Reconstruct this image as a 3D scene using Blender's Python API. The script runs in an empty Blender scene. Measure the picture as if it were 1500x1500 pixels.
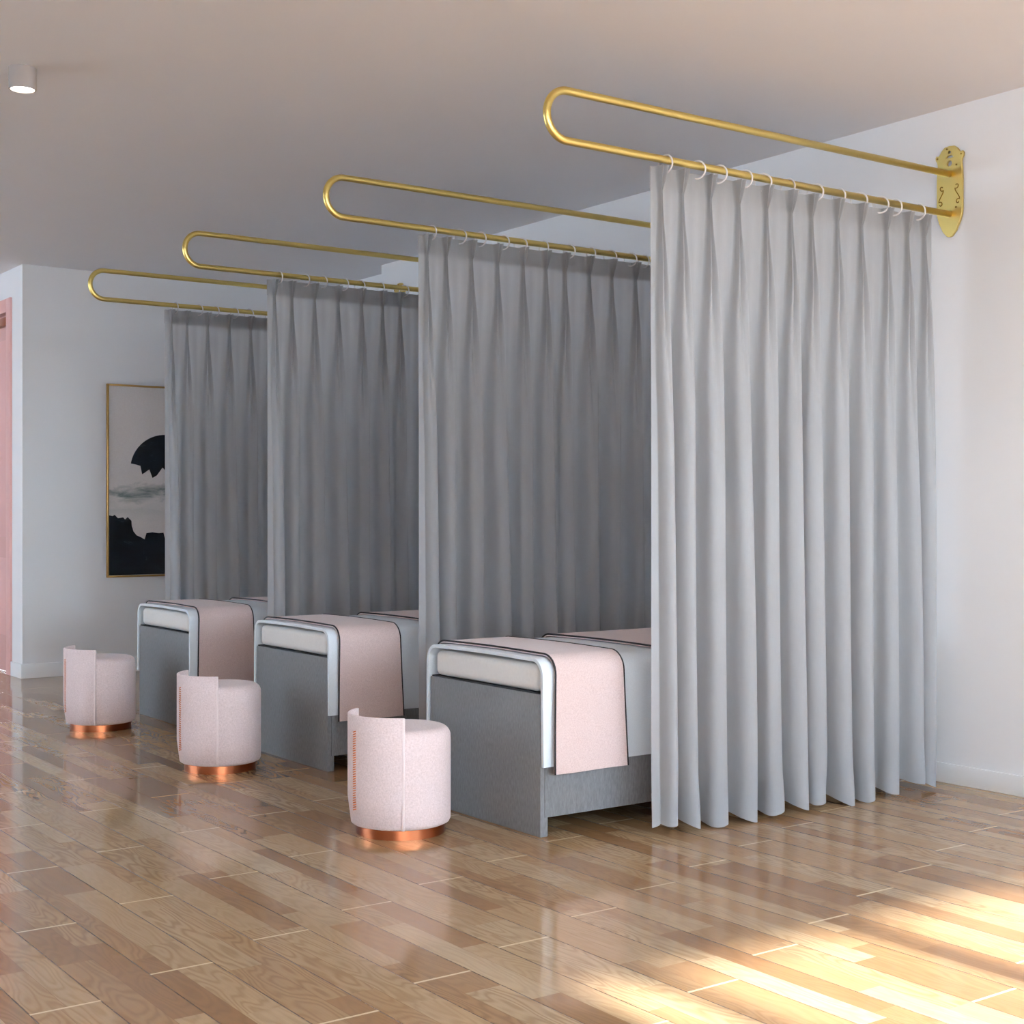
import bpy, bmesh, math, random
from mathutils import Vector, Matrix, noise as mnoise

random.seed(11)
PI = math.pi
sc = bpy.context.scene
COL = sc.collection

# ------------------------------------------------------------------ measures
F_PX, YAW, HOR, EYE = 2090.37, 0.9496, 751.18, 1.2
WALL_X = 5.267          # long wall the rails are fixed to
RECESS_X = 5.46         # the wall steps back beyond RECESS_Y
RECESS_Y = 8.99
BACK_Y = 10.455
CORNER_X = 3.128        # the back wall's outside corner, hall beyond
CEIL = 3.0
FRONT_Y = -2.2          # glazed front behind the viewer
LEFT_X = -3.6
HALL_Y = 14.0
RAIL_Y = [4.012, 5.645, 7.233, 8.715]
RAIL_DZ = [0.0, 0.003, 0.006, 0.010]
RAIL_TIP = 3.0224
RAIL_LO, RAIL_HI, RAIL_R = 2.522, 2.700, 0.0145
BEDS = [(4.222, 4.979), (5.869, 6.620), (7.480, 8.224)]
BED_X0, BED_X1 = 3.15, 5.08
STOOLS = [(2.792, 4.622), (2.787, 6.248), (2.770, 7.815)]
RING_X = [3.576, 3.737, 3.852, 3.987, 4.090, 4.231, 4.390, 4.530, 4.656, 4.791, 4.883, 5.039]
PLEAT_X = [3.548, 3.655, 3.798, 3.950, 4.103, 4.242, 4.361, 4.516, 4.663, 4.823, 4.958, 5.072]

# ------------------------------------------------------------------ helpers
def link(o, parent=None):
    COL.objects.link(o)
    if parent is not None:
        o.parent = parent
    return o

def tag(o, label=None, cat=None, group=None, kind=None):
    if label: o['label'] = label
    if cat: o['category'] = cat
    if group: o['group'] = group
    if kind: o['kind'] = kind
    return o

def empty(name, loc=(0, 0, 0)):
    o = bpy.data.objects.new(name, None)
    o.empty_display_size = 0.1
    o.location = loc
    return link(o)

def mesh_obj(name, verts, faces, mat, parent=None, smooth=False, recalc=True):
    me = bpy.data.meshes.new(name)
    me.from_pydata([tuple(v) for v in verts], [], faces)
    if recalc:
        bm = bmesh.new(); bm.from_mesh(me)
        bmesh.ops.recalc_face_normals(bm, faces=bm.faces)
        bm.to_mesh(me); bm.free()
    me.update()
    if smooth:
        me.polygons.foreach_set('use_smooth', [True] * len(me.polygons))
    me.materials.append(mat)
    return link(bpy.data.objects.new(name, me), parent)

def bm_obj(name, bm, mat, parent=None, smooth=False, sharp=None):
    me = bpy.data.meshes.new(name)
    bmesh.ops.recalc_face_normals(bm, faces=bm.faces)
    bm.to_mesh(me); bm.free()
    if smooth:
        me.polygons.foreach_set('use_smooth', [True] * len(me.polygons))
        if sharp: me.set_sharp_from_angle(angle=math.radians(sharp))
    me.materials.append(mat)
    return link(bpy.data.objects.new(name, me), parent)

def add_box(bm, x0, x1, y0, y1, z0, z1, bevel=0.0, seg=2):
    r = bmesh.ops.create_cube(bm, size=1.0)
    vs = r['verts']
    for v in vs:
        v.co = Vector(((x0 + x1) / 2 + v.co.x * (x1 - x0), (y0 + y1) / 2 + v.co.y * (y1 - y0), (z0 + z1) / 2 + v.co.z * (z1 - z0)))
    if bevel > 0:
        es = list({e for v in vs for e in v.link_edges})
        bmesh.ops.bevel(bm, geom=es, offset=bevel, segments=seg, profile=0.5, affect='EDGES')

def box(name, x0, x1, y0, y1, z0, z1, mat, parent=None, bevel=0.0, seg=2):
    bm = bmesh.new()
    add_box(bm, x0, x1, y0, y1, z0, z1, bevel, seg)
    return bm_obj(name, bm, mat, parent, smooth=bevel > 0, sharp=35 if bevel > 0 else None)

def tube_data(path, r, n=12, cap=True, up=Vector((0, 0, 1))):
    """verts and faces of a round tube along a polyline"""
    P = [Vector(p) for p in path]
    V, Fc = [], []
    prev = None
    for i, p in enumerate(P):
        if i == 0: t = P[1] - P[0]
        elif i == len(P) - 1: t = P[-1] - P[-2]
        else: t = (P[i + 1] - P[i]).normalized() + (P[i] - P[i - 1]).normalized()
        t.normalize()
        if prev is None:
            a = up if abs(t.dot(up)) < 0.95 else Vector((0, 1, 0))
            u = (a - t * a.dot(t)).normalized()
        else:
            u = (prev - t * prev.dot(t)).normalized()
        prev = u
        w = t.cross(u)
        for k in range(n):
            a = 2 * PI * k / n
            V.append(p + (u * math.cos(a) + w * math.sin(a)) * r)
    m = len(P)
    for i in range(m - 1):
        for k in range(n):
            Fc.append((i * n + k, i * n + (k + 1) % n, (i + 1) * n + (k + 1) % n, (i + 1) * n + k))
    if cap:
        Fc.append(tuple(range(n - 1, -1, -1)))
        Fc.append(tuple(range((m - 1) * n, m * n)))
    return V, Fc

def tube(name, path, r, mat, parent=None, n=12):
    V, Fc = tube_data(path, r, n)
    return mesh_obj(name, V, Fc, mat, parent, smooth=True)

def lathe(name, prof, mat, parent=None, n=64, loc=(0, 0, 0), sharp=40):
    """prof: list of (radius, z), bottom to top; closed on the axis"""
    V, Fc = [], []
    L = Vector(loc)
    for r, z in prof:
        for k in range(n):
            a = 2 * PI * k / n
            V.append(L + Vector((r * math.cos(a), r * math.sin(a), z)))
    for i in range(len(prof) - 1):
        for k in range(n):
            Fc.append((i * n + k, i * n + (k + 1) % n, (i + 1) * n + (k + 1) % n, (i + 1) * n + k))
    Fc.append(tuple(range(n - 1, -1, -1)))
    Fc.append(tuple(range((len(prof) - 1) * n, len(prof) * n)))
    o = mesh_obj(name, V, Fc, mat, parent, smooth=True)
    o.data.set_sharp_from_angle(angle=math.radians(sharp))
    return o

def smooth01(a, b, x):
    t = min(1.0, max(0.0, (x - a) / (b - a)))
    return t * t * (3 - 2 * t)

# ------------------------------------------------------------------ materials
class NT:
    def __init__(self, name):
        self.m = bpy.data.materials.new(name)
        self.m.use_nodes = True
        self.t = self.m.node_tree
        self.t.nodes.clear()
        self.out = self.t.nodes.new('ShaderNodeOutputMaterial')
    def n(self, typ, **kw):
        nd = self.t.nodes.new(typ)
        for k, v in kw.items():
            setattr(nd, k, v)
        return nd
    def put(self, sock, v):
        if hasattr(v, 'is_output'):
            self.t.links.new(v, sock)
        else:
            sock.default_value = v
    def math(self, op, a, b=0.0, c=0.0, clamp=False):
        nd = self.n('ShaderNodeMath', operation=op, use_clamp=clamp)
        self.put(nd.inputs[0], a); self.put(nd.inputs[1], b); self.put(nd.inputs[2], c)
        return nd.outputs[0]
    def mix(self, f, a, b):
        nd = self.n('ShaderNodeMix', data_type='RGBA')
        self.put(nd.inputs[0], f)
        self.put(nd.inputs[6], a if hasattr(a, 'is_output') else (*a, 1.0)[:4])
        self.put(nd.inputs[7], b if hasattr(b, 'is_output') else (*b, 1.0)[:4])
        return nd.outputs[2]
    def ramp(self, f, stops):
        nd = self.n('ShaderNodeValToRGB')
        e = nd.color_ramp.elements
        while len(e) < len(stops): e.new(0.5)
        for i, (p, c) in enumerate(stops):
            e[i].position = p; e[i].color = (*c, 1.0)
        self.put(nd.inputs[0], f)
        return nd.outputs[0]
    def noise(self, vec, scale, detail=2.0, rough=0.5, dist=0.0):
        nd = self.n('ShaderNodeTexNoise')
        if vec is not None: self.put(nd.inputs['Vector'], vec)
        nd.inputs['Scale'].default_value = scale
        nd.inputs['Detail'].default_value = detail
        nd.inputs['Roughness'].default_value = rough
        nd.inputs['Distortion'].default_value = dist
        return nd.outputs['Fac']
    def obj(self):
        return self.n('ShaderNodeTexCoord').outputs['Object']
    def mapped(self, vec, scale):
        nd = self.n('ShaderNodeMapping')
        self.put(nd.inputs[0], vec)
        nd.inputs['Scale'].default_value = scale
        return nd.outputs[0]
    def bump(self, h, strength, dist):
        nd = self.n('ShaderNodeBump')
        nd.inputs['Strength'].default_value = strength
        nd.inputs['Distance'].default_value = dist
        self.put(nd.inputs['Height'], h)
        return nd.outputs[0]
    def principled(self, base, rough, metal=0.0, normal=None, spec=0.5, coat=0.0, sheen=0.0):
        b = self.n('ShaderNodeBsdfPrincipled')
        self.put(b.inputs['Base Color'], base if hasattr(base, 'is_output') else (*base, 1.0))
        self.put(b.inputs['Roughness'], rough)
        b.inputs['Metallic'].default_value = metal
        b.inputs['Specular IOR Level'].default_value = spec
        b.inputs['Coat Weight'].default_value = coat
        b.inputs['Sheen Weight'].default_value = sheen
        if normal is not None: self.put(b.inputs['Normal'], normal)
        return b
    def done(self, shader):
        self.t.links.new(shader if hasattr(shader, 'is_output') else shader.outputs[0], self.out.inputs[0])
        return self.m

def srgb(r, g, b):
    f = lambda c: (c / 255 / 12.92) if c / 255 <= 0.04045 else ((c / 255 + 0.055) / 1.055) ** 2.4
    return (f(r), f(g), f(b))

def paint(name, col, rough=0.7, bump=0.0, scale=180, spec=0.3):
    t = NT(name)
    nz = t.noise(t.obj(), 2.5, 3.0)
    c = t.mix(nz, tuple(x * 0.985 for x in col), tuple(min(1, x * 1.015) for x in col))
    nrm = t.bump(t.noise(t.obj(), scale, 2.0), bump, 0.001) if bump else None
    return t.done(t.principled(c, rough, normal=nrm, spec=spec))

def fabric(name, col, var=0.12, scale=140.0, stretch=(1, 1, 1), bump=0.35, sheen=0.2, col2=None):
    t = NT(name)
    v = t.mapped(t.obj(), stretch)
    n1 = t.noise(v, scale, 3.0, 0.6)
    n2 = t.noise(t.obj(), 9.0, 3.0, 0.6)
    lo = tuple(x * (1 - var) for x in col); hi = tuple(min(1.0, x * (1 + var)) for x in (col2 or col))
    c = t.mix(t.math('MULTIPLY_ADD', t.math('SUBTRACT', n1, 0.5), 2.2, 0.5, clamp=True), lo, hi)
    c2 = t.mix(t.math('MULTIPLY', n2, 0.25), c, tuple(x * 0.82 for x in col))
    return t.done(t.principled(c2, 0.92, normal=t.bump(n1, bump, 0.0015), spec=0.15, sheen=sheen))

def metal(name, col, rough, var=0.04):
    t = NT(name)
    n1 = t.noise(t.obj(), 30.0, 2.0)
    r = t.math('MULTIPLY_ADD', n1, var, rough)
    return t.done(t.principled(col, r, metal=1.0))

M = {}
M['wall'] = paint('white_wall_paint', (0.83, 0.835, 0.85), 0.75, 0.05)
M['ceiling'] = paint('ceiling_paint', (0.78, 0.77, 0.79), 0.8, 0.04)
M['trim'] = paint('white_trim_paint', (0.82, 0.83, 0.84), 0.45, 0.0)
M['pink_paint'] = paint('pink_door_paint', srgb(214, 165, 158), 0.5, 0.0)
M['pink_paint_dark'] = paint('rose_door_panel_paint', srgb(205, 158, 150), 0.5, 0.0)
M['frame_grey'] = paint('window_frame_paint', (0.55, 0.55, 0.55), 0.4, 0.0)
M['stool'] = fabric('blush_boucle', srgb(214, 192, 189), 0.09, 170.0, bump=0.45, col2=srgb(222, 204, 202))
M['welt'] = fabric('blush_welt', srgb(226, 208, 205), 0.06, 190.0, bump=0.2)
M['linen'] = fabric('grey_linen', srgb(121, 121, 122), 0.22, 120.0, (1.6, 1.6, 0.35), 0.4, 0.1)
M['mattress'] = fabric('white_mattress_cloth', srgb(222, 219, 215), 0.03, 90.0, bump=0.1, sheen=0.0)
M['sheet'] = fabric('pale_grey_sheet', srgb(220, 226, 231), 0.05, 240.0, bump=0.25, sheen=0.1)
M['blanket'] = fabric('dusty_pink_blanket', srgb(205, 179, 173), 0.08, 230.0, bump=0.35, col2=srgb(213, 192, 187))
M['piping'] = fabric('charcoal_piping', srgb(52, 50, 52), 0.1, 200.0, bump=0.1, sheen=0.0)
M['platform'] = fabric('shadow_gap_platform_cloth', srgb(46, 46, 49), 0.1, 200.0, bump=0.1, sheen=0.0)
M['gold'] = metal('satin_gold', srgb(218, 192, 116), 0.33)
M['gold_dark'] = metal('dark_gold_relief', srgb(140, 104, 30), 0.42)  # darker gold for the scroll ornaments and screws
M['copper'] = metal('polished_copper', srgb(158, 90, 58), 0.28)
M['thread'] = fabric('copper_thread', srgb(196, 112, 62), 0.15, 300.0, bump=0.2, sheen=0.0)
M['ring'] = paint('white_ring_plastic', (0.80, 0.77, 0.76), 0.35, 0.0, spec=0.5)
M['lamp_body'] = paint('grey_lamp_enamel', srgb(168, 160, 156), 0.5, 0.0)
M['art_frame'] = metal('brushed_gold_frame', srgb(190, 150, 88), 0.34)

def make_curtain_mat(name, col, trans):
    t = NT(name)
    v = t.mapped(t.obj(), (1.0, 1.0, 0.12))
    n1 = t.noise(v, 260.0, 2.0)
    c = t.mix(n1, tuple(x * 0.96 for x in col), tuple(min(1, x * 1.03) for x in col))
    d = t.principled(c, 0.85, normal=t.bump(n1, 0.08, 0.001), spec=0.15)
    tr = t.n('ShaderNodeBsdfTranslucent')
    t.put(tr.inputs[0], c)
    mx = t.n('ShaderNodeMixShader')
    mx.inputs[0].default_value = trans
    t.t.links.new(d.outputs[0], mx.inputs[1]); t.t.links.new(tr.outputs[0], mx.inputs[2])
    return t.done(mx)
M['curtain'] = make_curtain_mat('sheer_grey_curtain_cloth', srgb(200, 201, 203), 0.55)
M['diffuser'] = make_curtain_mat('white_light_diffuser_cloth', (0.95, 0.965, 0.985), 0.82)  # translucent cloth of the unseen sheets added to diffuse window light
M['curtain_tape'] = make_curtain_mat('curtain_heading_tape', srgb(176, 174, 175), 0.06)

def emission(name, col, s):
    t = NT(name)
    e = t.n('ShaderNodeEmission')
    e.inputs[0].default_value = (*col, 1); e.inputs[1].default_value = s
    return t.done(e)
M['lamp_light'] = emission('warm_lamp_glow', (1.0, 0.95, 0.88), 9.0)

def glass_mat():
    t = NT('window_glass')
    g = t.n('ShaderNodeBsdfTransparent'); g.inputs[0].default_value = (0.97, 0.985, 0.985, 1)
    s = t.n('ShaderNodeBsdfGlossy'); s.inputs['Roughness'].default_value = 0.02
    mx = t.n('ShaderNodeMixShader'); mx.inputs[0].default_value = 0.05
    t.t.links.new(g.outputs[0], mx.inputs[1]); t.t.links.new(s.outputs[0], mx.inputs[2])
    return t.done(mx)
M['glass'] = glass_mat()

def floor_mat():
    """laminate boards 174 mm wide and 1.27 m long, each printed with two strips of oak"""
    t = NT('oak_strip_floor')
    sep = t.n('ShaderNodeSeparateXYZ')
    t.put(sep.inputs[0], t.obj())
    X, Y = sep.outputs[0], sep.outputs[1]
    W, L, X0, Y0 = 0.1736, 1.274, 2.436, 2.647
    u = t.math('DIVIDE', t.math('SUBTRACT', X, X0), W)
    k = t.math('FLOOR', u)
    fu = t.math('SUBTRACT', u, k)
    v = t.math('DIVIDE', t.math('SUBTRACT', t.math('SUBTRACT', Y, Y0), t.math('MULTIPLY', k, L / 2 + 0.0597)), L)
    j = t.math('FLOOR', v)
    fv = t.math('SUBTRACT', v, j)
    def rnd(a, b, c):
        cx = t.n('ShaderNodeCombineXYZ')
        t.put(cx.inputs[0], a); t.put(cx.inputs[1], b); t.put(cx.inputs[2], c)
        w = t.n('ShaderNodeTexWhiteNoise', noise_dimensions='3D')
        t.put(w.inputs[0], cx.outputs[0])
        return w.outputs[0]
    split = t.math('MULTIPLY_ADD', rnd(k, j, 3.3), 0.36, 0.32)
    strip = t.math('GREATER_THAN', fu, split)
    off = rnd(k, strip, 7.7)
    segv = t.math('ADD', t.math('MULTIPLY', t.math('MULTIPLY_ADD', off, 0.6, 1.6), v), t.math('MULTIPLY', off, 5.0))
    seg = t.math('FLOOR', segv)
    fseg = t.math('SUBTRACT', segv, seg)
    sid = t.math('ADD', t.math('MULTIPLY', strip, 0.37), seg)
    r1 = rnd(k, sid, 1.1)
    r2 = rnd(sid, k, 5.9)
    # grain
    g = t.n('ShaderNodeCombineXYZ')
    t.put(g.inputs[0], t.math('MULTIPLY', X, 13.0))
    t.put(g.inputs[1], t.math('MULTIPLY', Y, 2.3))
    t.put(g.inputs[2], t.math('MULTIPLY', r2, 60.0))
    ringn = t.noise(g.outputs[0], 1.0, 1.5, 0.45)
    rings = t.math('MULTIPLY_ADD', t.math('SINE', t.math('MULTIPLY', ringn, 80.0)), 0.5, 0.5)
    rings = t.math('POWER', rings, 1.6)
    g2 = t.n('ShaderNodeCombineXYZ')
    t.put(g2.inputs[0], t.math('MULTIPLY', X, 150.0))
    t.put(g2.inputs[1], t.math('MULTIPLY', Y, 7.0))
    t.put(g2.inputs[2], t.math('MULTIPLY', r1, 40.0))
    fine = t.noise(g2.outputs[0], 1.0, 3.0, 0.6)
    cloud = t.noise(t.obj(), 5.0, 2.0)
    base = t.ramp(r1, [(0.0, srgb(137, 99, 65)), (0.25, srgb(153, 116, 80)), (0.5, srgb(170, 136, 99)), (0.78, srgb(181, 150, 113)), (1.0, srgb(189, 162, 127))])
    amt = t.math('MULTIPLY', rings, t.math('MULTIPLY_ADD', r2, 0.42, 0.12))
    c = t.mix(amt, base, srgb(116, 83, 52))
    c = t.mix(t.math('MULTIPLY', t.math('SUBTRACT', fine, 0.35, clamp=True), 0.6), c, srgb(130, 94, 62))
    c = t.mix(t.math('MULTIPLY', cloud, 0.15), c, srgb(186, 154, 118))
    # joints
    ed = t.math('MULTIPLY', t.math('MINIMUM', fu, t.math('SUBTRACT', 1.0, fu)), W)      # metres to the long edge
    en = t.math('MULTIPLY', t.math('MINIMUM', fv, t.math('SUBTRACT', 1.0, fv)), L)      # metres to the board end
    sd = t.math('MULTIPLY', t.math('ABSOLUTE', t.math('SUBTRACT', fu, split)), W)
    long_g = t.math('LESS_THAN', ed, 0.0018)
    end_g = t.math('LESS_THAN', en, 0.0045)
    wear = t.math('GREATER_THAN', t.noise(t.mapped(t.obj(), (1, 40, 1)), 2.0, 2.0), 0.42)
    c = t.mix(t.math('MULTIPLY', long_g, t.math('MULTIPLY_ADD', wear, 0.5, 0.4)), c, srgb(98, 66, 42))
    c = t.mix(t.math('MULTIPLY', t.math('LESS_THAN', sd, 0.0010), 0.45), c, srgb(120, 84, 54))
    c = t.mix(t.math('MULTIPLY', end_g, 0.85), c, srgb(232, 205, 166))  # paler wood core, with the bevel highlight painted into the colour
    hl = t.math('MULTIPLY', t.math('MINIMUM', ed, 0.003), 333.0)
    he = t.math('MULTIPLY', t.math('MINIMUM', en, 0.005), 200.0)
    h = t.math('MINIMUM', hl, he)
    nrm = t.bump(h, 0.25, 0.0015)
    rough = 0.10
    return t.done(t.principled(c, rough, normal=nrm, spec=0.55))
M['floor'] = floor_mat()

def art_mat():
    t = NT('printed_canvas')
    sep = t.n('ShaderNodeSeparateXYZ')
    o = t.obj(); t.put(sep.inputs[0], o)
    z = sep.outputs[2]
    wv = t.noise(t.mapped(o, (2.2, 1, 6.0)), 2.0, 4.0, 0.6, 0.6)
    grain = t.noise(o, 90.0, 2.0)
    paper = t.mix(grain, srgb(214, 206, 203), srgb(226, 221, 218))
    # band of sea-green brush strokes
    d = t.math('SUBTRACT', z, t.math('MULTIPLY_ADD', wv, 0.22, -0.20))
    band = t.math('SUBTRACT', 1.0, t.math('MULTIPLY', t.math('ABSOLUTE', d), 16.0), clamp=True)
    str_ = t.math('MULTIPLY', band, t.math('MULTIPLY', t.noise(t.mapped(o, (1.5, 1, 9.0)), 3.0, 5.0, 0.7), 1.5), clamp=True)
    c = t.mix(str_, paper, srgb(78, 104, 100))
    d2 = t.math('SUBTRACT', 1.0, t.math('MULTIPLY', t.math('ABSOLUTE', t.math('ADD', d, 0.14)), 12.0), clamp=True)
    c = t.mix(t.math('MULTIPLY', d2, t.math('MULTIPLY', wv, 0.5)), c, srgb(150, 165, 158))
    return t.done(t.principled(c, 0.7, spec=0.2))
M['art_canvas'] = art_mat()
def ink_mat():
    t = NT('blue_black_ink')
    n1 = t.noise(t.mapped(t.obj(), (1, 1, 1.6)), 7.0, 5.0, 0.65, 0.8)
    c = t.ramp(n1, [(0.35, srgb(14, 16, 22)), (0.62, srgb(20, 26, 34)), (0.8, srgb(82, 94, 98))])
    return t.done(t.principled(c, 0.6, spec=0.2))
M['ink'] = ink_mat()

# ------------------------------------------------------------------ the room
def structure(o): return tag(o, kind='structure')

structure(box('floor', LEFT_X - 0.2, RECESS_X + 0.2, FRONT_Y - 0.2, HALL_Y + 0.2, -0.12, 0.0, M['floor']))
structure(box('ceiling', LEFT_X - 0.2, RECESS_X + 0.2, FRONT_Y - 0.2, HALL_Y + 0.2, CEIL, CEIL + 0.15, M['ceiling']))
structure(box('wall_right', WALL_X, RECESS_X + 0.2, FRONT_Y - 0.2, RECESS_Y, 0.0, CEIL, M['wall']))
structure(box('wall_recess', RECESS_X, RECESS_X + 0.2, RECESS_Y, BACK_Y, 0.0, CEIL, M['wall']))
structure(box('wall_back', CORNER_X, RECESS_X + 0.2, BACK_Y, BACK_Y + 0.12, 0.0, CEIL, M['wall']))
# hall side of the back wall, with the pink door in it
DY0, DY1, DZ = 10.705, 11.78, 2.79
structure(box('wall_hall', CORNER_X, CORNER_X + 0.12, BACK_Y + 0.12, DY0, 0.0, CEIL, M['wall']))
structure(box('wall_hall_far', CORNER_X, CORNER_X + 0.12, DY1, HALL_Y, 0.0, CEIL, M['wall']))
structure(box('wall_hall_above', CORNER_X, CORNER_X + 0.12, DY0, DY1, DZ, CEIL, M['wall']))
structure(box('wall_end', LEFT_X - 0.2, CORNER_X + 0.12, HALL_Y, HALL_Y + 0.2, 0.0, CEIL, M['wall']))

def baseboard(name, x0, x1, y0, y1, h, face):
    """small profile: a board with a bevelled top edge; face = side that looks into the room"""
    bm = bmesh.new()
    add_box(bm, x0, x1, y0, y1, 0.0, h, 0.004, 2)
    return structure(bm_obj(name, bm, M['trim'], smooth=True, sharp=35))
baseboard('baseboard_right', WALL_X - 0.014, WALL_X, FRONT_Y, RECESS_Y, 0.088, '-x')
baseboard('baseboard_recess', RECESS_X - 0.014, RECESS_X, RECESS_Y, BACK_Y, 0.105, '-x')
baseboard('baseboard_back', CORNER_X - 0.014, RECESS_X, BACK_Y - 0.014, BACK_Y, 0.105, '-y')
baseboard('baseboard_hall', CORNER_X - 0.014, CORNER_X, BACK_Y, DY0 - 0.002, 0.105, '-x')
baseboard('baseboard_hall_far', CORNER_X - 0.014, CORNER_X, DY1 + 0.002, HALL_Y, 0.105, '-x')

# pink door: casing, leaf with two raised panels, upper glazing strip, handle
door = structure(empty('door_1', (CORNER_X, (DY0 + DY1) / 2, 0)))
def door_part(name, x0, x1, y0, y1, z0, z1, mat, par=None, bevel=0.004):
    ox, oy = CORNER_X, (DY0 + DY1) / 2
    return box(name, x0 - ox, x1 - ox, y0 - oy, y1 - oy, z0, z1, mat, par or door, bevel)
cw = 0.10
door_part('casing', CORNER_X - 0.018, CORNER_X + 0.115, DY0, DY0 + cw, 0, DZ, M['pink_paint'])
door_part('casing', CORNER_X - 0.018, CORNER_X + 0.115, DY1 - cw, DY1, 0, DZ, M['pink_paint'])
door_part('casing', CORNER_X - 0.018, CORNER_X + 0.115, DY0 + cw, DY1 - cw, DZ - cw, DZ, M['pink_paint'])
leaf = door_part('door_leaf', CORNER_X + 0.03, CORNER_X + 0.07, DY0 + cw, DY1 - cw, 0.006, DZ - cw, M['pink_paint_dark'])
for z0, z1 in ((0.28, 0.86), (1.02, 2.50)):
    door_part('door_panel', CORNER_X + 0.018, CORNER_X + 0.031, DY0 + cw + 0.11, DY1 - cw - 0.11, z0, z1, M['pink_paint'], leaf, 0.006)
door_part('door_closer', CORNER_X - 0.012, CORNER_X + 0.032, DY0 + cw + 0.02, DY0 + cw + 0.27, 2.60, 2.66, M['copper'], leaf, 0.006)
hx = CORNER_X - (CORNER_X)
V, Fc = tube_data([(0.03, 0.30, 1.02), (-0.03, 0.30, 1.02), (-0.035, 0.28, 1.02), (-0.035, 0.18, 1.02)], 0.010, 12)
mesh_obj('door_handle', V, Fc, M['copper'], leaf, smooth=True)

# glazed front behind the viewer: piers, head, mullions; daylight and sun come through it
HEAD = 2.75
SILL = 1.20
structure(box('wall_front_head', LEFT_X - 0.2, WALL_X, FRONT_Y - 0.2, FRONT_Y, HEAD, CEIL, M['wall']))
structure(box('wall_front_sun_stop', 2.16, WALL_X, FRONT_Y - 0.2, FRONT_Y, 0.0, SILL, M['wall']))  # unseen lower wall, added to shorten the sunlit floor and its warm bounce
structure(box('wall_front_pier', 1.80, 2.16, FRONT_Y - 0.2, FRONT_Y, 0.0, HEAD, M['wall']))
structure(box('wall_front_end', LEFT_X - 0.2, -2.6, FRONT_Y - 0.2, FRONT_Y, 0.0, HEAD, M['wall']))
def glazing(name, x0, x1, xs, y=FRONT_Y, zs=0.0):
    w = structure(empty(name, ((x0 + x1) / 2, y, 0)))
    ox = (x0 + x1) / 2
    for x in [x0 + 0.03] + xs + [x1 - 0.03]:
        box('mullion', x - 0.045 - ox, x + 0.045 - ox, -0.12, -0.04, zs, HEAD, M['frame_grey'], w)
    box('sill_rail', x0 - ox, x1 - ox, -0.12, -0.04, zs, zs + 0.06, M['frame_grey'], w)
    edges = [x0 + 0.03] + xs + [x1 - 0.03]
    for a, b in zip(edges[:-1], edges[1:]):
        box('pane', a + 0.045 - ox, b - 0.045 - ox, -0.085, -0.079, zs + 0.06, HEAD, M['glass'], w)
    return w
glazing('window_1', 2.16, WALL_X, [2.445, 3.22, 3.995, 4.77], zs=SILL)
w2 = glazing('window_2', -2.6, 1.80, [-1.7, -0.8, 0.1, 1.0])
box('added_light_diffuser', -2.19, 2.19, -0.035, -0.033, 0.01, HEAD - 0.01, M['diffuser'], w2)  # unseen sheet, added to stop the sun here and spread soft white light

# left wall with two tall windows towards the hall
def wall_box(name, y0, y1, z0, z1):
    structure(box(name, LEFT_X - 0.2, LEFT_X, y0, y1, z0, z1, M['wall']))
LW = [(7.4, 12.8)]
LZ0, LZ1 = 0.3, 2.75
wall_box('wall_left', FRONT_Y, LW[0][0], 0, CEIL)
wall_box('wall_left_far', LW[0][1], HALL_Y, 0, CEIL)
for i, (a, b) in enumerate(LW):
    wall_box('wall_left_sill', a, b, 0, LZ0); wall_box('wall_left_head', a, b, LZ1, CEIL)
    w = structure(empty('window_%d' % (i + 3), (LEFT_X - 0.1, (a + b) / 2, LZ0)))
    oy = (a + b) / 2
    for y in (a + 0.03, oy, b - 0.03):
        box('mullion', -0.03, 0.03, y - 0.03 - oy, y + 0.03 - oy, 0, LZ1 - LZ0, M['frame_grey'], w)
    for y0, y1 in ((a + 0.06, oy - 0.03), (oy + 0.03, b - 0.06)):
        box('pane', -0.003, 0.003, y0 - oy, y1 - oy, 0, LZ1 - LZ0, M['glass'], w)
    box('added_light_diffuser', 0.045, 0.047, a - oy, b - oy, 0, LZ1 - LZ0, M['diffuser'], w)  # unseen sheet, added to dim and soften the left window's light

# ------------------------------------------------------------------ ceiling spot
LX, LY = 1.751, 5.852
lamp = tag(empty('ceiling_spotlight', (LX, LY, CEIL)), 'small grey cylindrical spotlight on the ceiling with a glowing white lens', 'lamp')
lathe('housing', [(0.050, -0.0005), (0.0545, -0.0005), (0.0545, -0.084), (0.0535, -0.087), (0.048, -0.088), (0.0465, -0.084), (0.0465, -0.070)][::-1], M['lamp_body'], lamp, 48)
lathe('lens', [(0.0465, -0.0845), (0.046, -0.080)], M['lamp_light'], lamp, 48)

# ------------------------------------------------------------------ picture
AX0, AX1, AZ0, AZ1 = 3.745, 4.705, 0.716, 2.166
acx, acz = (AX0 + AX1) / 2, (AZ0 + AZ1) / 2
pic = tag(empty('framed_picture', (acx, BACK_Y, acz)), 'tall abstract print in a thin gold frame hanging on the back wall', 'picture')
hw, hh, fd = (AX1 - AX0) / 2, (AZ1 - AZ0) / 2, 0.030
bm = bmesh.new()
fwid = 0.014
add_box(bm, -hw, -hw + fwid, -fd, -0.001, -hh, hh, 0.002)
add_box(bm, hw - fwid, hw, -fd, -0.001, -hh, hh, 0.002)
add_box(bm, -hw + fwid, hw - fwid, -fd, -0.001, hh - fwid, hh, 0.002)
add_box(bm, -hw + fwid, hw - fwid, -fd, -0.001, -hh, -hh + fwid, 0.002)
bm_obj('frame', bm, M['art_frame'], pic, True, 35)
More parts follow.
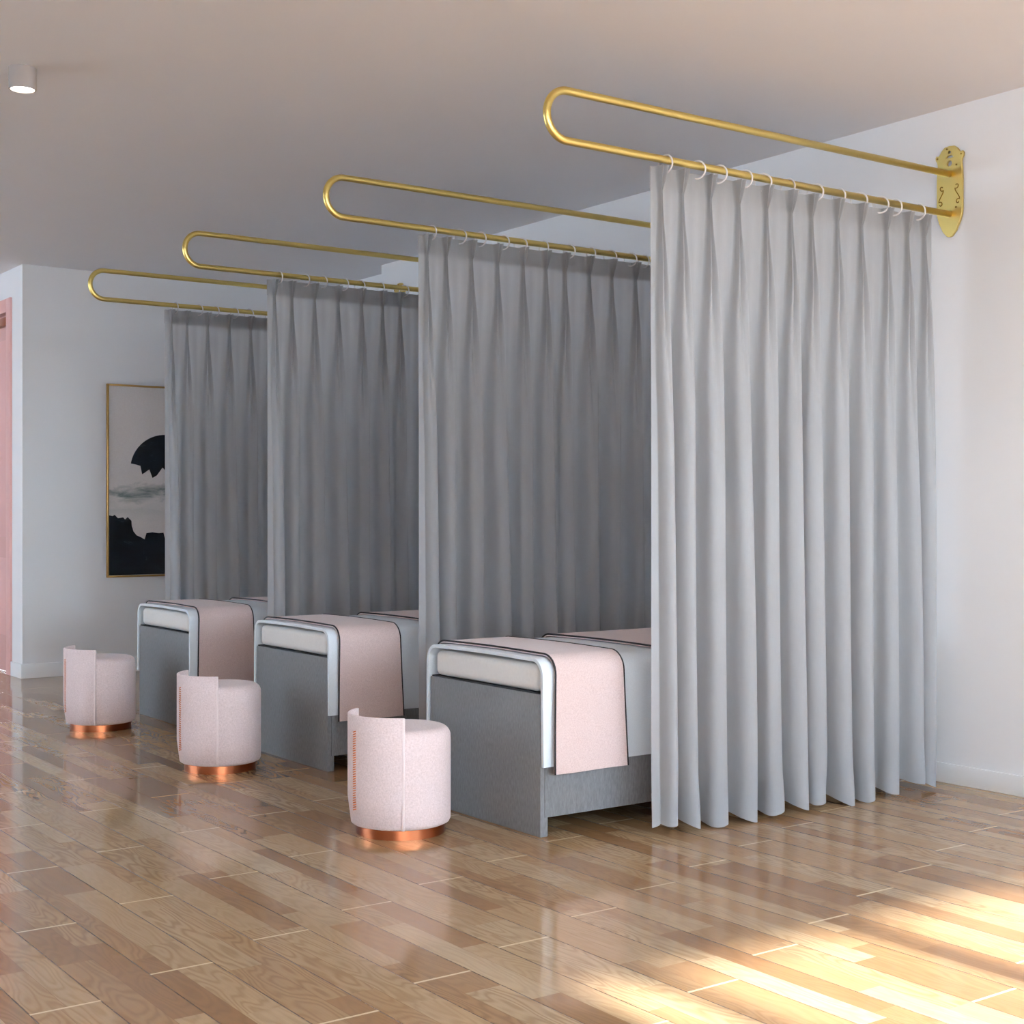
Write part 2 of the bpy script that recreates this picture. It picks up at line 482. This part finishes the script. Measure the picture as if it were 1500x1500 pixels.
canvas = box('canvas', -hw + fwid, hw - fwid, -0.020, -0.002, -hh + fwid, hh - fwid, M['art_canvas'], pic)
def flat(name, pts, y, th, mat, parent):
    """a thin printed layer: outline in x,z with a small real thickness"""
    n = len(pts)
    V = [(x, y, z) for x, z in pts] + [(x, y + th, z) for x, z in pts]
    Fc = [tuple(range(n)), tuple(range(2 * n - 1, n - 1, -1))] + [(i, (i + 1) % n, n + (i + 1) % n, n + i) for i in range(n)]
    me_o = mesh_obj(name, V, Fc, mat, parent)
    return me_o
L2 = lambda x, z: (x - acx, z - acz)
moon = []
mc, mr = (4.205, 1.525), 0.272
for i in range(25):
    a = math.radians(168 - i * (168 - 8) / 24)
    moon.append(L2(mc[0] + mr * math.cos(a) * 1.03, mc[1] + mr * math.sin(a)))
rr = random.Random(5)
jag = [(4.44, 1.50), (4.40, 1.545), (4.365, 1.47), (4.33, 1.49), (4.29, 1.42), (4.25, 1.515), (4.225, 1.505), (4.18, 1.545), (4.135, 1.485), (4.10, 1.465), (4.075, 1.53), (4.04, 1.505), (4.018, 1.492), (4.005, 1.555), (3.97, 1.565), (3.93, 1.572)]
moon += [L2(*p) for p in jag]
flat('printed_disc', moon, -0.0206, 0.0006, M['ink'], canvas)
rock = [(3.76, 0.732), (3.76, 1.182), (3.79, 1.176), (3.805, 1.185), (3.83, 1.160), (3.87, 1.166), (3.885, 1.150), (3.905, 1.168), (3.935, 1.140), (3.938, 1.10), (3.95, 1.06), (3.975, 1.03), (4.01, 1.015), (4.038, 0.998), (4.052, 1.046), (4.10, 1.052), (4.15, 1.045), (4.188, 1.048), (4.20, 1.005), (4.225, 1.004), (4.30, 0.985), (4.36, 1.03), (4.45, 0.99), (4.55, 1.06), (4.69, 1.04), (4.69, 0.732)]
flat('printed_rock', [L2(*p) for p in rock], -0.0206, 0.0006, M['ink'], canvas)

# ------------------------------------------------------------------ rails with scroll brackets
def bracket_mesh():
    half = [(0, 2.823), (0.025, 2.820), (0.040, 2.808), (0.050, 2.794), (0.058, 2.787), (0.068, 2.790), (0.073, 2.783), (0.071, 2.772), (0.064, 2.760), (0.061, 2.745), (0.064, 2.715), (0.066, 2.680), (0.066, 2.545), (0.064, 2.520), (0.054, 2.488), (0.034, 2.448), (0.012, 2.425), (0, 2.422)]
    outline = half + [(-y, z) for y, z in half[-2:0:-1]]
    cu = bpy.data.curves.new('b', 'CURVE'); cu.dimensions = '2D'; cu.fill_mode = 'BOTH'; cu.extrude = 0.005; cu.bevel_depth = 0.0015
    def spl(pts):
        s = cu.splines.new('POLY'); s.points.add(len(pts) - 1)
        for p, (a, b) in zip(s.points, pts): p.co = (a, b, 0, 1)
        s.use_cyclic_u = True
    spl(outline)
    circ = lambda cy, cz, ry, rz, n=16: [(cy + ry * math.cos(2 * PI * i / n), cz + rz * math.sin(2 * PI * i / n)) for i in range(n)]
    spl(circ(0, 2.797, 0.009, 0.0085))                         # pierced flower above the upper rail
    spl([(-0.026, 2.772), (-0.010, 2.785), (0.010, 2.785), (0.026, 2.772), (0.009, 2.770), (-0.009, 2.770)])
    spl(circ(0, 2.747, 0.015, 0.0145))
    o = bpy.data.objects.new('tmp', cu); COL.objects.link(o)
    dg = bpy.context.evaluated_depsgraph_get()
    me = bpy.data.meshes.new_from_object(o.evaluated_get(dg))
    bpy.data.objects.remove(o); bpy.data.curves.remove(cu)
    for v in me.vertices:                                     # (y, z, depth) -> upright against the wall
        a, b, c = v.co
        v.co = (-0.008 + c, -a, b)
    me.materials.clear(); me.materials.append(M['gold'])
    me.update()
    return me
BR = bracket_mesh()
def scroll_path(sgn):
    pts = []
    cy = 0.043 * sgn
    # upper curl, stem, lower curl
    for i in range(15):
        a = i / 14 * 1.6 * PI
        r = 0.004 + 0.009 * i / 14
        pts.append((cy + sgn * (0.004 + r * math.cos(a + 0.4)), 2.643 + r * math.sin(a + 0.4)))
    e = pts[-1]
    lo = []
    for i in range(15):
        a = i / 14 * 1.6 * PI
        r = 0.004 + 0.009 * i / 14
        lo.append((cy + sgn * (-0.004 - r * math.cos(a + 0.4)), 2.572 - r * math.sin(a + 0.4)))
    lo.reverse()
    s = lo[0]
    for i in range(1, 8):
        q = i / 8
        pts.append((e[0] + (s[0] - e[0]) * (q * q * (3 - 2 * q)), e[1] + (s[1] - e[1]) * q))
    return [(-0.0150, y, z) for y, z in [(2 * cy - a, b) for a, b in pts + lo]]

rail_labels = ['nearest gold double curtain rail, fixed to the bare white wall by a scroll bracket',
               'gold double curtain rail second from the camera, its far end hidden by the brightest curtain',
               'gold double curtain rail third from the camera, over the middle bed curtain',
               'smallest gold double curtain rail at the back, in front of the picture wall']
rail_tree = None
RR = (RAIL_HI - RAIL_LO) / 2
def build_rail(y, dz, label):
    root = tag(empty('curtain_rail', (WALL_X, y, dz)), label, 'curtain rail', 'gold curtain rails')
    cxp, czp = RAIL_TIP + RR - WALL_X, (RAIL_HI + RAIL_LO) / 2
    path = [(-0.006, 0, RAIL_HI)]
    path += [(cxp + 0.7, 0, RAIL_HI), (cxp + 0.1, 0, RAIL_HI)]
    for i in range(33):
        a = PI / 2 + PI * i / 32
        path.append((cxp + RR * math.cos(a), 0, czp + RR * math.sin(a)))
    path += [(cxp + 0.1, 0, RAIL_LO), (cxp + 0.7, 0, RAIL_LO), (-0.006, 0, RAIL_LO)]
    V, Fc = tube_data(path, RAIL_R, 24, up=Vector((0, 1, 0)))
    mesh_obj('rail_tube', V, Fc, M['gold'], root, smooth=True)
    b = link(bpy.data.objects.new('wall_bracket', BR), root)
    for s in (-1, 1):
        tube('scroll_ornament', scroll_path(s), 0.0022, M['gold_dark'], b, 8)
    for sy, sz in ((0.063, 2.778), (-0.063, 2.778), (0.012, 2.812), (-0.038, 2.735), (-0.036, 2.548)):
        V, Fc = tube_data([(-0.0165, sy, sz), (-0.013, sy, sz)], 0.0042, 12)
        mesh_obj('screw', V, Fc, M['gold_dark'], b)
    return root
def copy_tree(o, parent=None):
    c = o.copy(); COL.objects.link(c); c.parent = parent
    for ch in list(o.children):
        copy_tree(ch, c)
    return c
rail0 = build_rail(RAIL_Y[0], RAIL_DZ[0], rail_labels[0])
for i in (1, 2, 3):
    r = copy_tree(rail0)
    r.location = (WALL_X, RAIL_Y[i], RAIL_DZ[i]); r['label'] = rail_labels[i]

# ------------------------------------------------------------------ pleated curtains
CT, CB = 2.492, 0.030         # top and bottom of the cloth
XS, XE = 3.508, 5.135
HEADER = 0.088
rc = random.Random(4)
bounds = [XS] + [(a + b) / 2 for a, b in zip(PLEAT_X[:-1], PLEAT_X[1:])] + [XE]
PAR = []
for i in range(12):
    PAR.append(dict(A=rc.uniform(0.050, 0.068), B=rc.uniform(0.080, 0.112), sh=rc.uniform(-0.02, 0.02) + 0.010,
                    ph=rc.uniform(0, 2 * PI), tilt=rc.uniform(-0.4, 0.4), s2=rc.uniform(0.40, 0.80), h2=rc.uniform(-0.010, 0.010), rel=rc.uniform(0.4, 1.0)))
PAR[0].update(sh=0.040, h2=0.0, tilt=0.0)
NPP = 44
def cloth_point(i, phi, s):
    """pleat i, phase -0.5..0.5, s = distance below the top edge"""
    p = PAR[i]
    xp = PLEAT_X[i]
    wl, wr = xp - bounds[i], bounds[i + 1] - xp
    # heading: flat tape with a narrow two-finger pleat
    q = 0.27
    flare = max(0.0, 1 - s / HEADER)
    below = smooth01(HEADER, 0.45, s)
    w = 0.0050 + 0.013 * flare ** 0.7 + (0.72 * min(wl, wr) - 0.005) * smooth01(HEADER * 0.5, 0.85, s)
    D = 0.020 + 0.026 * flare ** 0.8 + 0.022 * below
    if abs(phi) < q:
        ps = phi / q
        hx = xp + w * math.sin(ps * PI / 2) * (1 + 0.5 * math.cos(ps * PI) * 0.3)
        hump = abs(math.sin(PI * ps)) ** 0.7
        hy = -D * (0.35 * (1 - abs(ps) ** 4) + 0.65 * hump)
    else:
        side = -1 if phi < 0 else 1
        f = (abs(phi) - q) / (0.5 - q)
        ww = wl if side < 0 else wr
        hx = xp + side * (w + (ww - w) * f)
        hy = 0.004 * math.sin(f * PI)
    # open fold
    ww = wl if phi < 0 else wr
    A = p['A'] * (0.72 + 0.36 * s / 2.4)
    fx = xp + 2 * ww * phi + (wl + wr) * p['B'] * math.sin(4 * PI * phi) * 0.95
    fx += p['sh'] * smooth01(0.2, 2.3, s) * math.cos(PI * phi) + 0.010 * math.cos(PI * phi) * math.sin(1.7 * s + p['ph'])
    fy = -A * math.cos(2 * PI * phi) + p['h2'] * math.sin(4 * PI * phi + p['ph']) * smooth01(0.3, 1.4, s)
    fy += -0.010 + p['tilt'] * 0.02 * math.sin(2 * PI * phi)
    if i == 0 and phi < 0:                        # the free edge hangs straight, it does not swing behind
        fy = min(fy, -0.004)
    b = smooth01(HEADER * 2.0, 0.60 + p['s2'] * 0.9, s)
    # fingers stay as soft creases for a while
    x = hx + (fx - hx) * b
    y = hy + (fy - hy) * b
    cr = smooth01(HEADER, 0.16, s) * (1 - smooth01(0.25, 0.25 + p['s2'], s))
    y += 0.020 * cr * math.exp(-(phi / 0.055) ** 2)
    k = smooth01(2.25, 2.46, s)
    y += 0.012 * k * math.sin(9 * phi + p['ph'] * 2) * math.sin(6 * s)
    return Vector((x, y, CT - s))
def cloth_rows(s_list, n=NPP):
    V = []
    for s in s_list:
        for i in range(12):
            for a in range(n):
                V.append(cloth_point(i, -0.5 + a / n, s))
        V.append(cloth_point(11, 0.5, s))
    cols = 12 * n + 1
    # soften the seams between neighbouring pleats
    for r in range(len(s_list)):
        base = r * cols
        for i in range(1, 12):
            for _ in range(3):
                cpy = [V[base + i * n + d].copy() for d in range(-4, 5)]
                for d in range(-3, 4):
                    V[base + i * n + d] = cpy[d + 3] * 0.25 + cpy[d + 4] * 0.5 + cpy[d + 5] * 0.25
    Fc = []
    for r in range(len(s_list) - 1):
        for c in range(cols - 1):
            a = r * cols + c
            Fc.append((a, a + 1, a + cols + 1, a + cols))
    return V, Fc
H = CT - CB
S_BODY = [0, 0.012, 0.03, 0.05, 0.07, 0.082, 0.092, 0.105, 0.125, 0.15, 0.18, 0.22, 0.26, 0.31, 0.37, 0.44, 0.52, 0.61, 0.7, 0.8, 0.9, 1.0, 1.12, 1.24, 1.36, 1.48, 1.6, 1.72, 1.84, 1.95, 2.06, 2.16, 2.24, 2.31, 2.36, 2.40, 2.43, H]
def hem_wave(V):
    for v in V:                                   # bottom edge dips a little at the fold fronts
        t = smooth01(0.5, 0.0, v.z)
        v.z += t * (0.012 * math.sin(v.x * 23) + 0.010 * math.sin(v.x * 9 + 1) + 0.25 * (v.y + 0.01) * 1.0)
    return V
def cloth_mesh(name, s_list, mat, offset=0.0):
    V, Fc = cloth_rows(s_list)
    hem_wave(V)
    me = bpy.data.meshes.new(name)
    me.from_pydata([tuple(v) for v in V], [], Fc)
    me.update()
    if offset:
        for v, nn in zip(me.vertices, [v.normal.copy() for v in me.vertices]):
            sgn = 1 if True else -1
            v.co += nn * offset * sgn
        me.update()
    me.polygons.foreach_set('use_smooth', [True] * len(me.polygons))
    me.materials.append(mat)
    return me
body_me = cloth_mesh('curtain', S_BODY, M['curtain'])
ny = sum(p.normal.y for p in body_me.polygons)
OFF = 0.003 if ny > 0 else -0.003              # the tape and the hem lie on the far side of the cloth
tape_me = cloth_mesh('heading_tape', [0.002, 0.02, 0.04, 0.06, 0.075, 0.088], M['curtain_tape'], OFF)
hem_me = cloth_mesh('hem', [2.335, 2.36, 2.40, 2.43, H - 0.001], M['curtain_tape'], OFF)
curtain_labels = ['bright pale grey pleated curtain nearest the camera, hanging to the floor beside the bare wall',
                  'grey pleated curtain behind the nearest bed, hanging from the second gold rail',
                  'grey pleated curtain behind the middle bed, hanging from the third gold rail',
                  'grey pleated curtain behind the farthest bed, partly covering the framed picture']
for i in range(4):
    c = link(bpy.data.objects.new('pleated_curtain', body_me))
    c.location = (0, RAIL_Y[i] + 0.004, RAIL_DZ[i])
    tag(c, curtain_labels[i], 'curtain', 'grey pleated bed curtains')
    link(bpy.data.objects.new('heading_tape', tape_me), c)
    link(bpy.data.objects.new('hem', hem_me), c)

# rings
def ring_mesh():
    R, r, n, m = 0.0340, 0.0034, 40, 10
    V, Fc = [], []
    for i in range(n):
        a = 2 * PI * i / n
        for k in range(m):
            b = 2 * PI * k / m
            q = R + r * math.cos(b)
            V.append((r * math.sin(b), q * math.cos(a), q * math.sin(a)))
    for i in range(n):
        for k in range(m):
            Fc.append((i * m + k, i * m + (k + 1) % m, ((i + 1) % n) * m + (k + 1) % m, ((i + 1) % n) * m + k))
    me = bpy.data.meshes.new('curtain_ring')
    me.from_pydata(V, [], Fc); me.update()
    me.polygons.foreach_set('use_smooth', [True] * len(me.polygons))
    me.materials.append(M['ring'])
    return me
ring_me = ring_mesh()
ORD = ['first', 'second', 'third', 'fourth', 'fifth', 'sixth', 'seventh', 'eighth', 'ninth', 'tenth', 'eleventh', 'twelfth']
RAILN = ['the nearest gold rail', 'the second nearest gold rail', 'the third nearest gold rail', 'the farthest gold rail']
RYAW = [8, 24, 18, 22, 34, 6, 24, 4, 34, 36, 10, 6]
for i, cnt in enumerate((12, 11, 7, 6)):
    for k in range(cnt):
        o = link(bpy.data.objects.new('curtain_ring', ring_me))
        o.location = (RING_X[k] + 0.002, RAIL_Y[i], RAIL_LO + RAIL_R - 0.0306 + 0.0002 + RAIL_DZ[i])
        o.rotation_euler = (0, 0, math.radians(RYAW[k]))
        tag(o, 'white curtain ring on %s, %s from the rail\'s free rounded end' % (RAILN[i], ORD[k]), 'curtain ring', 'white curtain rings')

# ------------------------------------------------------------------ beds
def ribbon(x0, x1, prof, th, nx=10, wob=0.0, seed=0, flare=0.0):
    """a cloth of thickness th laid over a (y,z) outline and running from x0 to x1; prof goes left to right over the top"""
    P = [Vector((0, y, z)) for y, z in prof]
    N = []
    for i in range(len(P)):
        t = (P[min(i + 1, len(P) - 1)] - P[max(i - 1, 0)]).normalized()
        N.append(Vector((0, t.z, -t.y)))
    n = len(P)
    V = []
    ztop = max(p.z for p in P)
    for a in range(nx + 1):
        f = a / nx
        x = x0 + (x1 - x0) * f
        for side in (0, 1):
            for p, nn in zip(P, N):
                dep = max(0.0, ztop - p.z)
                w = wob * dep * (math.sin(7 * f * (x1 - x0) * 3 + seed) * 0.6 + math.sin(17 * f * (x1 - x0) + seed * 2) * 0.4)
                sgn = 1 if p.y > sum(q.y for q in P) / n else -1
                xx = x + flare * dep * (f - 0.5) * 2
                V.append(Vector((xx, p.y + sgn * w, p.z)) + nn * (th if side else 0.0))
    Fc = []
    row = 2 * n
    for a in range(nx):
        for k in range(n - 1):
            b = a * row
            Fc.append((b + k, b + k + 1, b + row + k + 1, b + row + k))
            Fc.append((b + n + k, b + row + n + k, b + row + n + k + 1, b + n + k + 1))
        for k in (0, n - 1):
            b = a * row
            Fc.append((b + k, b + row + k, b + row + n + k, b + n + k))
    for a in (0, nx):
        b = a * row
        for k in range(n - 1):
            Fc.append((b + k, b + n + k, b + n + k + 1, b + k + 1))
    edge0 = [V[n + k] for k in range(n)]
    edge1 = [V[nx * row + n + k] for k in range(n)]
    return V, Fc, edge0, edge1

def over_profile(yr, yl, ztop, zend_r, zend_l, rad, out, crown=0.0):
    """outline hanging from zend on the right, up, across and down the left"""
    pts = []
    nh = 10
    for i in range(nh + 1):
        z = zend_r + (ztop - rad - zend_r) * i / nh
        k = 1 - i / nh
        pts.append((yr - out * k ** 1.3, z))
    for i in range(1, 9):
        a = PI - (PI / 2) * i / 8
        pts.append((yr + rad + rad * math.cos(a), ztop - rad + rad * math.sin(a)))
    for i in range(1, 8):
        f = i / 8
        pts.append((yr + rad + (yl - yr - 2 * rad) * f, ztop + crown * math.sin(PI * f)))
    for i in range(0, 8):
        a = PI / 2 - (PI / 2) * i / 8
        pts.append((yl - rad + rad * math.cos(a), ztop - rad + rad * math.sin(a)))
    for i in range(nh + 1):
        z = ztop - rad + (zend_l - ztop + rad) * i / nh
        pts.append((yl + out * (i / nh) ** 1.3, z))
    return pts[::-1]            # left to right so that the normal points outwards

BN = ['nearest', 'middle', 'farthest']
for i, (yr, yl) in enumerate(BEDS):
    yc = (yr + yl) / 2
    w = yl - yr
    bed = tag(empty('massage_bed', (BED_X0, yc, 0)), ['grey linen bed base nearest the camera, under the bright front curtain\'s left edge',
              'grey linen bed base of the middle bed in the row', 'grey linen bed base of the farthest bed, before the picture wall'][i], 'bed', 'grey linen bed bases')
    h = w / 2
    Ln = BED_X1 - BED_X0
    foot = box('footboard', 0, 0.036, -h, h, 0.0, 0.528, M['linen'], bed, 0.003)
    box('headboard', Ln - 0.036, Ln, -h, h, 0.0, 0.528, M['linen'], bed, 0.003)
    box('side_panel', 0.019, Ln - 0.019, -h - 0.004, -h + 0.020, 0.072, 0.50, M['linen'], bed, 0.002)
    box('side_panel', 0.019, Ln - 0.019, h - 0.020, h + 0.004, 0.072, 0.50, M['linen'], bed, 0.002)
    box('platform', 0.004, Ln - 0.004, -h + 0.006, h - 0.006, 0.515, 0.5335, M['platform'], bed, 0.002)  # dark colour of this edge draws the shadow gap under the mattress
    # mattress
    bm = bmesh.new()
    add_box(bm, BED_X0 + 0.008, BED_X1 - 0.005, yr + 0.022, yl - 0.022, 0.5335, 0.6370, 0.026, 5)
    m = bm_obj('mattress', bm, M['mattress'], smooth=True)
    tag(m, 'white mattress end showing above the grey footboard of the %s bed' % BN[i], 'mattress', 'white mattresses')
    # sheet
    pr = over_profile(yr - 0.007, yl + 0.007, 0.6480, 0.262, 0.262, 0.052, 0.004, 0.004)
    V, Fc, e0, e1 = ribbon(BED_X0 - 0.004, BED_X1, pr, 0.0135, 24, 0.006, i + 1.3)
    s = mesh_obj('bed_sheet', V, Fc, M['sheet'], smooth=True)
    s.data.set_sharp_from_angle(angle=math.radians(50))
    tag(s, 'pale grey white sheet draped over both sides of the %s bed' % BN[i], 'bed sheet', 'pale bed sheets')
    # two pink runners with charcoal piping
    for j, (a, b) in enumerate(((3.196, 3.520), (3.735, 4.62))):
        pr2 = over_profile(yr - 0.0285, yl + 0.0285, 0.6660, 0.236 if j == 0 else 0.25, 0.236, 0.066, 0.012, 0.004)
        V, Fc, e0, e1 = ribbon(a, b, pr2, 0.008, 14, 0.010, i * 2.1 + j, 0.03)
        r = mesh_obj('bed_runner', V, Fc, M['blanket'], smooth=True)
        r.data.set_sharp_from_angle(angle=math.radians(50))
        tag(r, ('dusty pink runner with dark piping across the foot of the %s bed' if j == 0 else 'pink blanket with dark piping farther up the %s bed, by the curtain') % BN[i],
            'runner' if j == 0 else 'blanket', 'pink foot runners' if j == 0 else 'pink upper blankets')
        tube('piping', [Vector((p.x, p.y, p.z)) for p in e0], 0.0036, M['piping'], r, 10)
        tube('piping', [Vector((p.x, p.y, p.z)) for p in e1], 0.0030, M['piping'], r, 10)

# ------------------------------------------------------------------ stools
def build_stool():
    root = empty('round_stool', (0, 0, 0))
    R = 0.197
    prof = [(0.150, 0.036), (0.170, 0.037), (0.183, 0.043), (0.1880, 0.054)]
    prof += [(0.1884, z) for z in (0.12, 0.20, 0.28, 0.345)]
    for k in range(1, 9):
        a = k / 8 * PI / 2
        prof.append((0.1504 + 0.038 * math.cos(a), 0.360 + 0.040 * math.sin(a)))
    prof += [(0.12, 0.403), (0.07, 0.4055), (0.02, 0.4065)]
    lathe('seat', prof, M['stool'], root, 72, sharp=60)
    lathe('base', [(0.150, 0.0), (0.166, 0.0), (0.166, 0.036), (0.164, 0.0375), (0.15, 0.0375)], M['copper'], root, 72)
    # wrap-round back: a curved shell hugging the seat, open towards +x
    th, n = 0.011, 40
    half = math.radians(61.5)
    V, Fc = [], []
    prof2 = []
    ri, ro = 0.1885, 0.1885 + th
    zb, zt = 0.040, 0.4525
    prof2 += [(ri, zb + 0.004), (ri + 0.003, zb), (ro - 0.004, zb), (ro, zb + 0.004)]
    prof2 += [(ro, zb + (zt - zb) * q) for q in (0.25, 0.5, 0.75)]
    prof2 += [(ro, zt - 0.004), (ro - 0.004, zt), (ri + 0.004, zt), (ri, zt - 0.004)]
    m = len(prof2)
    for k in range(n + 1):
        a = PI - half + 2 * half * k / n
        for r, z in prof2:
            rb = r - 0.014 * smooth01(0.075, 0.038, z)
            V.append((rb * math.cos(a), rb * math.sin(a), z))
    for k in range(n):
        for q in range(m):
            Fc.append((k * m + q, k * m + (q + 1) % m, (k + 1) * m + (q + 1) % m, (k + 1) * m + q))
    Fc.append(tuple(range(m))); Fc.append(tuple(range(n * m + m - 1, n * m - 1, -1)))
    back = mesh_obj('backrest', V, Fc, M['stool'], root, smooth=True)
    back.data.set_sharp_from_angle(angle=math.radians(50))
    for a in (PI - half, PI + half):
        rw = (ri + ro) / 2
        pts = [((rw - 0.014 * smooth01(0.075, 0.038, z)) * math.cos(a), (rw - 0.014 * smooth01(0.075, 0.038, z)) * math.sin(a), z) for z in (0.041, 0.05, 0.06, 0.075, 0.12, 0.3, 0.4515)]
        tube('welt', pts, 0.0068, M['welt'], back, 12)
    # copper stitches down the centre back
    V, Fc = [], []
    cnt = 34
    for k in range(cnt):
        z = 0.105 + (0.392 - 0.105) * k / (cnt - 1)
        pts = []
        for q in range(5):
            a = PI + (q - 2) / 2 * 0.052
            rr = ro + (0.0012 if 0 < q < 4 else -0.001)
            pts.append((rr * math.cos(a), rr * math.sin(a), z + 0.003 * (q - 2) / 2))
        v, f = tube_data(pts, 0.0022, 6)
        b = len(V); V += v; Fc += [tuple(x + b for x in ff) for ff in f]
    mesh_obj('stitching', V, Fc, M['thread'], back, smooth=True)
    return root
stool_labels = ['blush pink round stool nearest the camera, with a low wrap-round back and copper base',
                'blush pink round stool at the foot of the middle bed, with a copper base',
                'blush pink round stool farthest away, nearest the white wall corner']
st0 = build_stool()
for i, (x, y) in enumerate(STOOLS):
    s = st0 if i == 0 else copy_tree(st0)
    s.location = (x, y, 0)
    tag(s, stool_labels[i], 'stool', 'pink stools at the bed ends')

# ------------------------------------------------------------------ light
w = bpy.data.worlds.new('sky'); sc.world = w
w.use_nodes = True
nt = w.node_tree; nt.nodes.clear()
out = nt.nodes.new('ShaderNodeOutputWorld')
bg = nt.nodes.new('ShaderNodeBackground')
tc = nt.nodes.new('ShaderNodeTexCoord'); sp = nt.nodes.new('ShaderNodeSeparateXYZ'); rp = nt.nodes.new('ShaderNodeValToRGB')
nt.links.new(tc.outputs['Generated'], sp.inputs[0])
mp = nt.nodes.new('ShaderNodeMath'); mp.operation = 'MULTIPLY_ADD'; mp.inputs[1].default_value = 0.5; mp.inputs[2].default_value = 0.5
nt.links.new(sp.outputs[2], mp.inputs[0]); nt.links.new(mp.outputs[0], rp.inputs[0])
el = rp.color_ramp.elements
el[0].position = 0.0; el[0].color = (0.20, 0.18, 0.16, 1)
el[1].position = 1.0; el[1].color = (0.36, 0.60, 1.0, 1)
for p, c in ((0.485, (0.24, 0.22, 0.20, 1)), (0.515, (0.78, 0.89, 1.0, 1)), (0.70, (0.55, 0.75, 1.0, 1))):
    e = el.new(p); e.color = c
el[2].color = (1.12, 1.30, 1.48, 1)
nt.links.new(rp.outputs[0], bg.inputs[0])
bg.inputs[1].default_value = 30.0
nt.links.new(bg.outputs[0], out.inputs[0])

sun = bpy.data.lights.new('sun', 'SUN')
sun.energy = 36.0; sun.angle = math.radians(1.6); sun.color = (1.0, 0.97, 0.94)
so = bpy.data.objects.new('sun', sun); link(so)
elev = math.atan2(HEAD, 2.77 - FRONT_Y + 0.2)
d = Vector((0.0, math.cos(elev), -math.sin(elev)))
so.rotation_euler = d.to_track_quat('-Z', 'Y').to_euler()
so.location = (2, -8, 5)

def portal(name, loc, rot, sx, sy):
    l = bpy.data.lights.new(name, 'AREA'); l.shape = 'RECTANGLE'; l.size = sx; l.size_y = sy
    l.cycles.is_portal = True
    o = bpy.data.objects.new(name, l); link(o); o.location = loc; o.rotation_euler = rot
portal('window_daylight', ((2.16 + WALL_X) / 2, FRONT_Y - 0.25, (SILL + HEAD) / 2), (PI / 2, 0, PI), WALL_X - 2.16, HEAD - SILL)
portal('window_daylight', (-0.4, FRONT_Y - 0.25, HEAD / 2), (PI / 2, 0, PI), 4.4, HEAD)
for a, b in LW:
    portal('window_daylight', (LEFT_X - 0.25, (a + b) / 2, (LZ0 + LZ1) / 2), (PI / 2, 0, PI / 2), b - a, LZ1 - LZ0)

# ------------------------------------------------------------------ camera
cam = bpy.data.cameras.new('camera')
cam.sensor_fit = 'HORIZONTAL'; cam.sensor_width = 36.0
cam.lens = F_PX / 1500 * 36.0
cam.shift_y = (HOR - 750) / 1500
cam.clip_start = 0.05
co = bpy.data.objects.new('camera', cam); link(co)
co.location = (0, 0, EYE)
co.rotation_euler = (PI / 2, 0, YAW - PI / 2)
sc.camera = co

sc.view_settings.view_transform = 'Standard'
sc.view_settings.look = 'None'
sc.view_settings.gamma = 1.0
sc.view_settings.exposure = 0.03
sc.view_settings.use_curve_mapping = False
sc.cycles.use_denoising = True
sc.cycles.max_bounces = 10
sc.cycles.diffuse_bounces = 6
sc.cycles.transparent_max_bounces = 12
sc.cycles.caustics_reflective = False
sc.cycles.caustics_refractive = False
sc.cycles.sample_clamp_indirect = 6.0
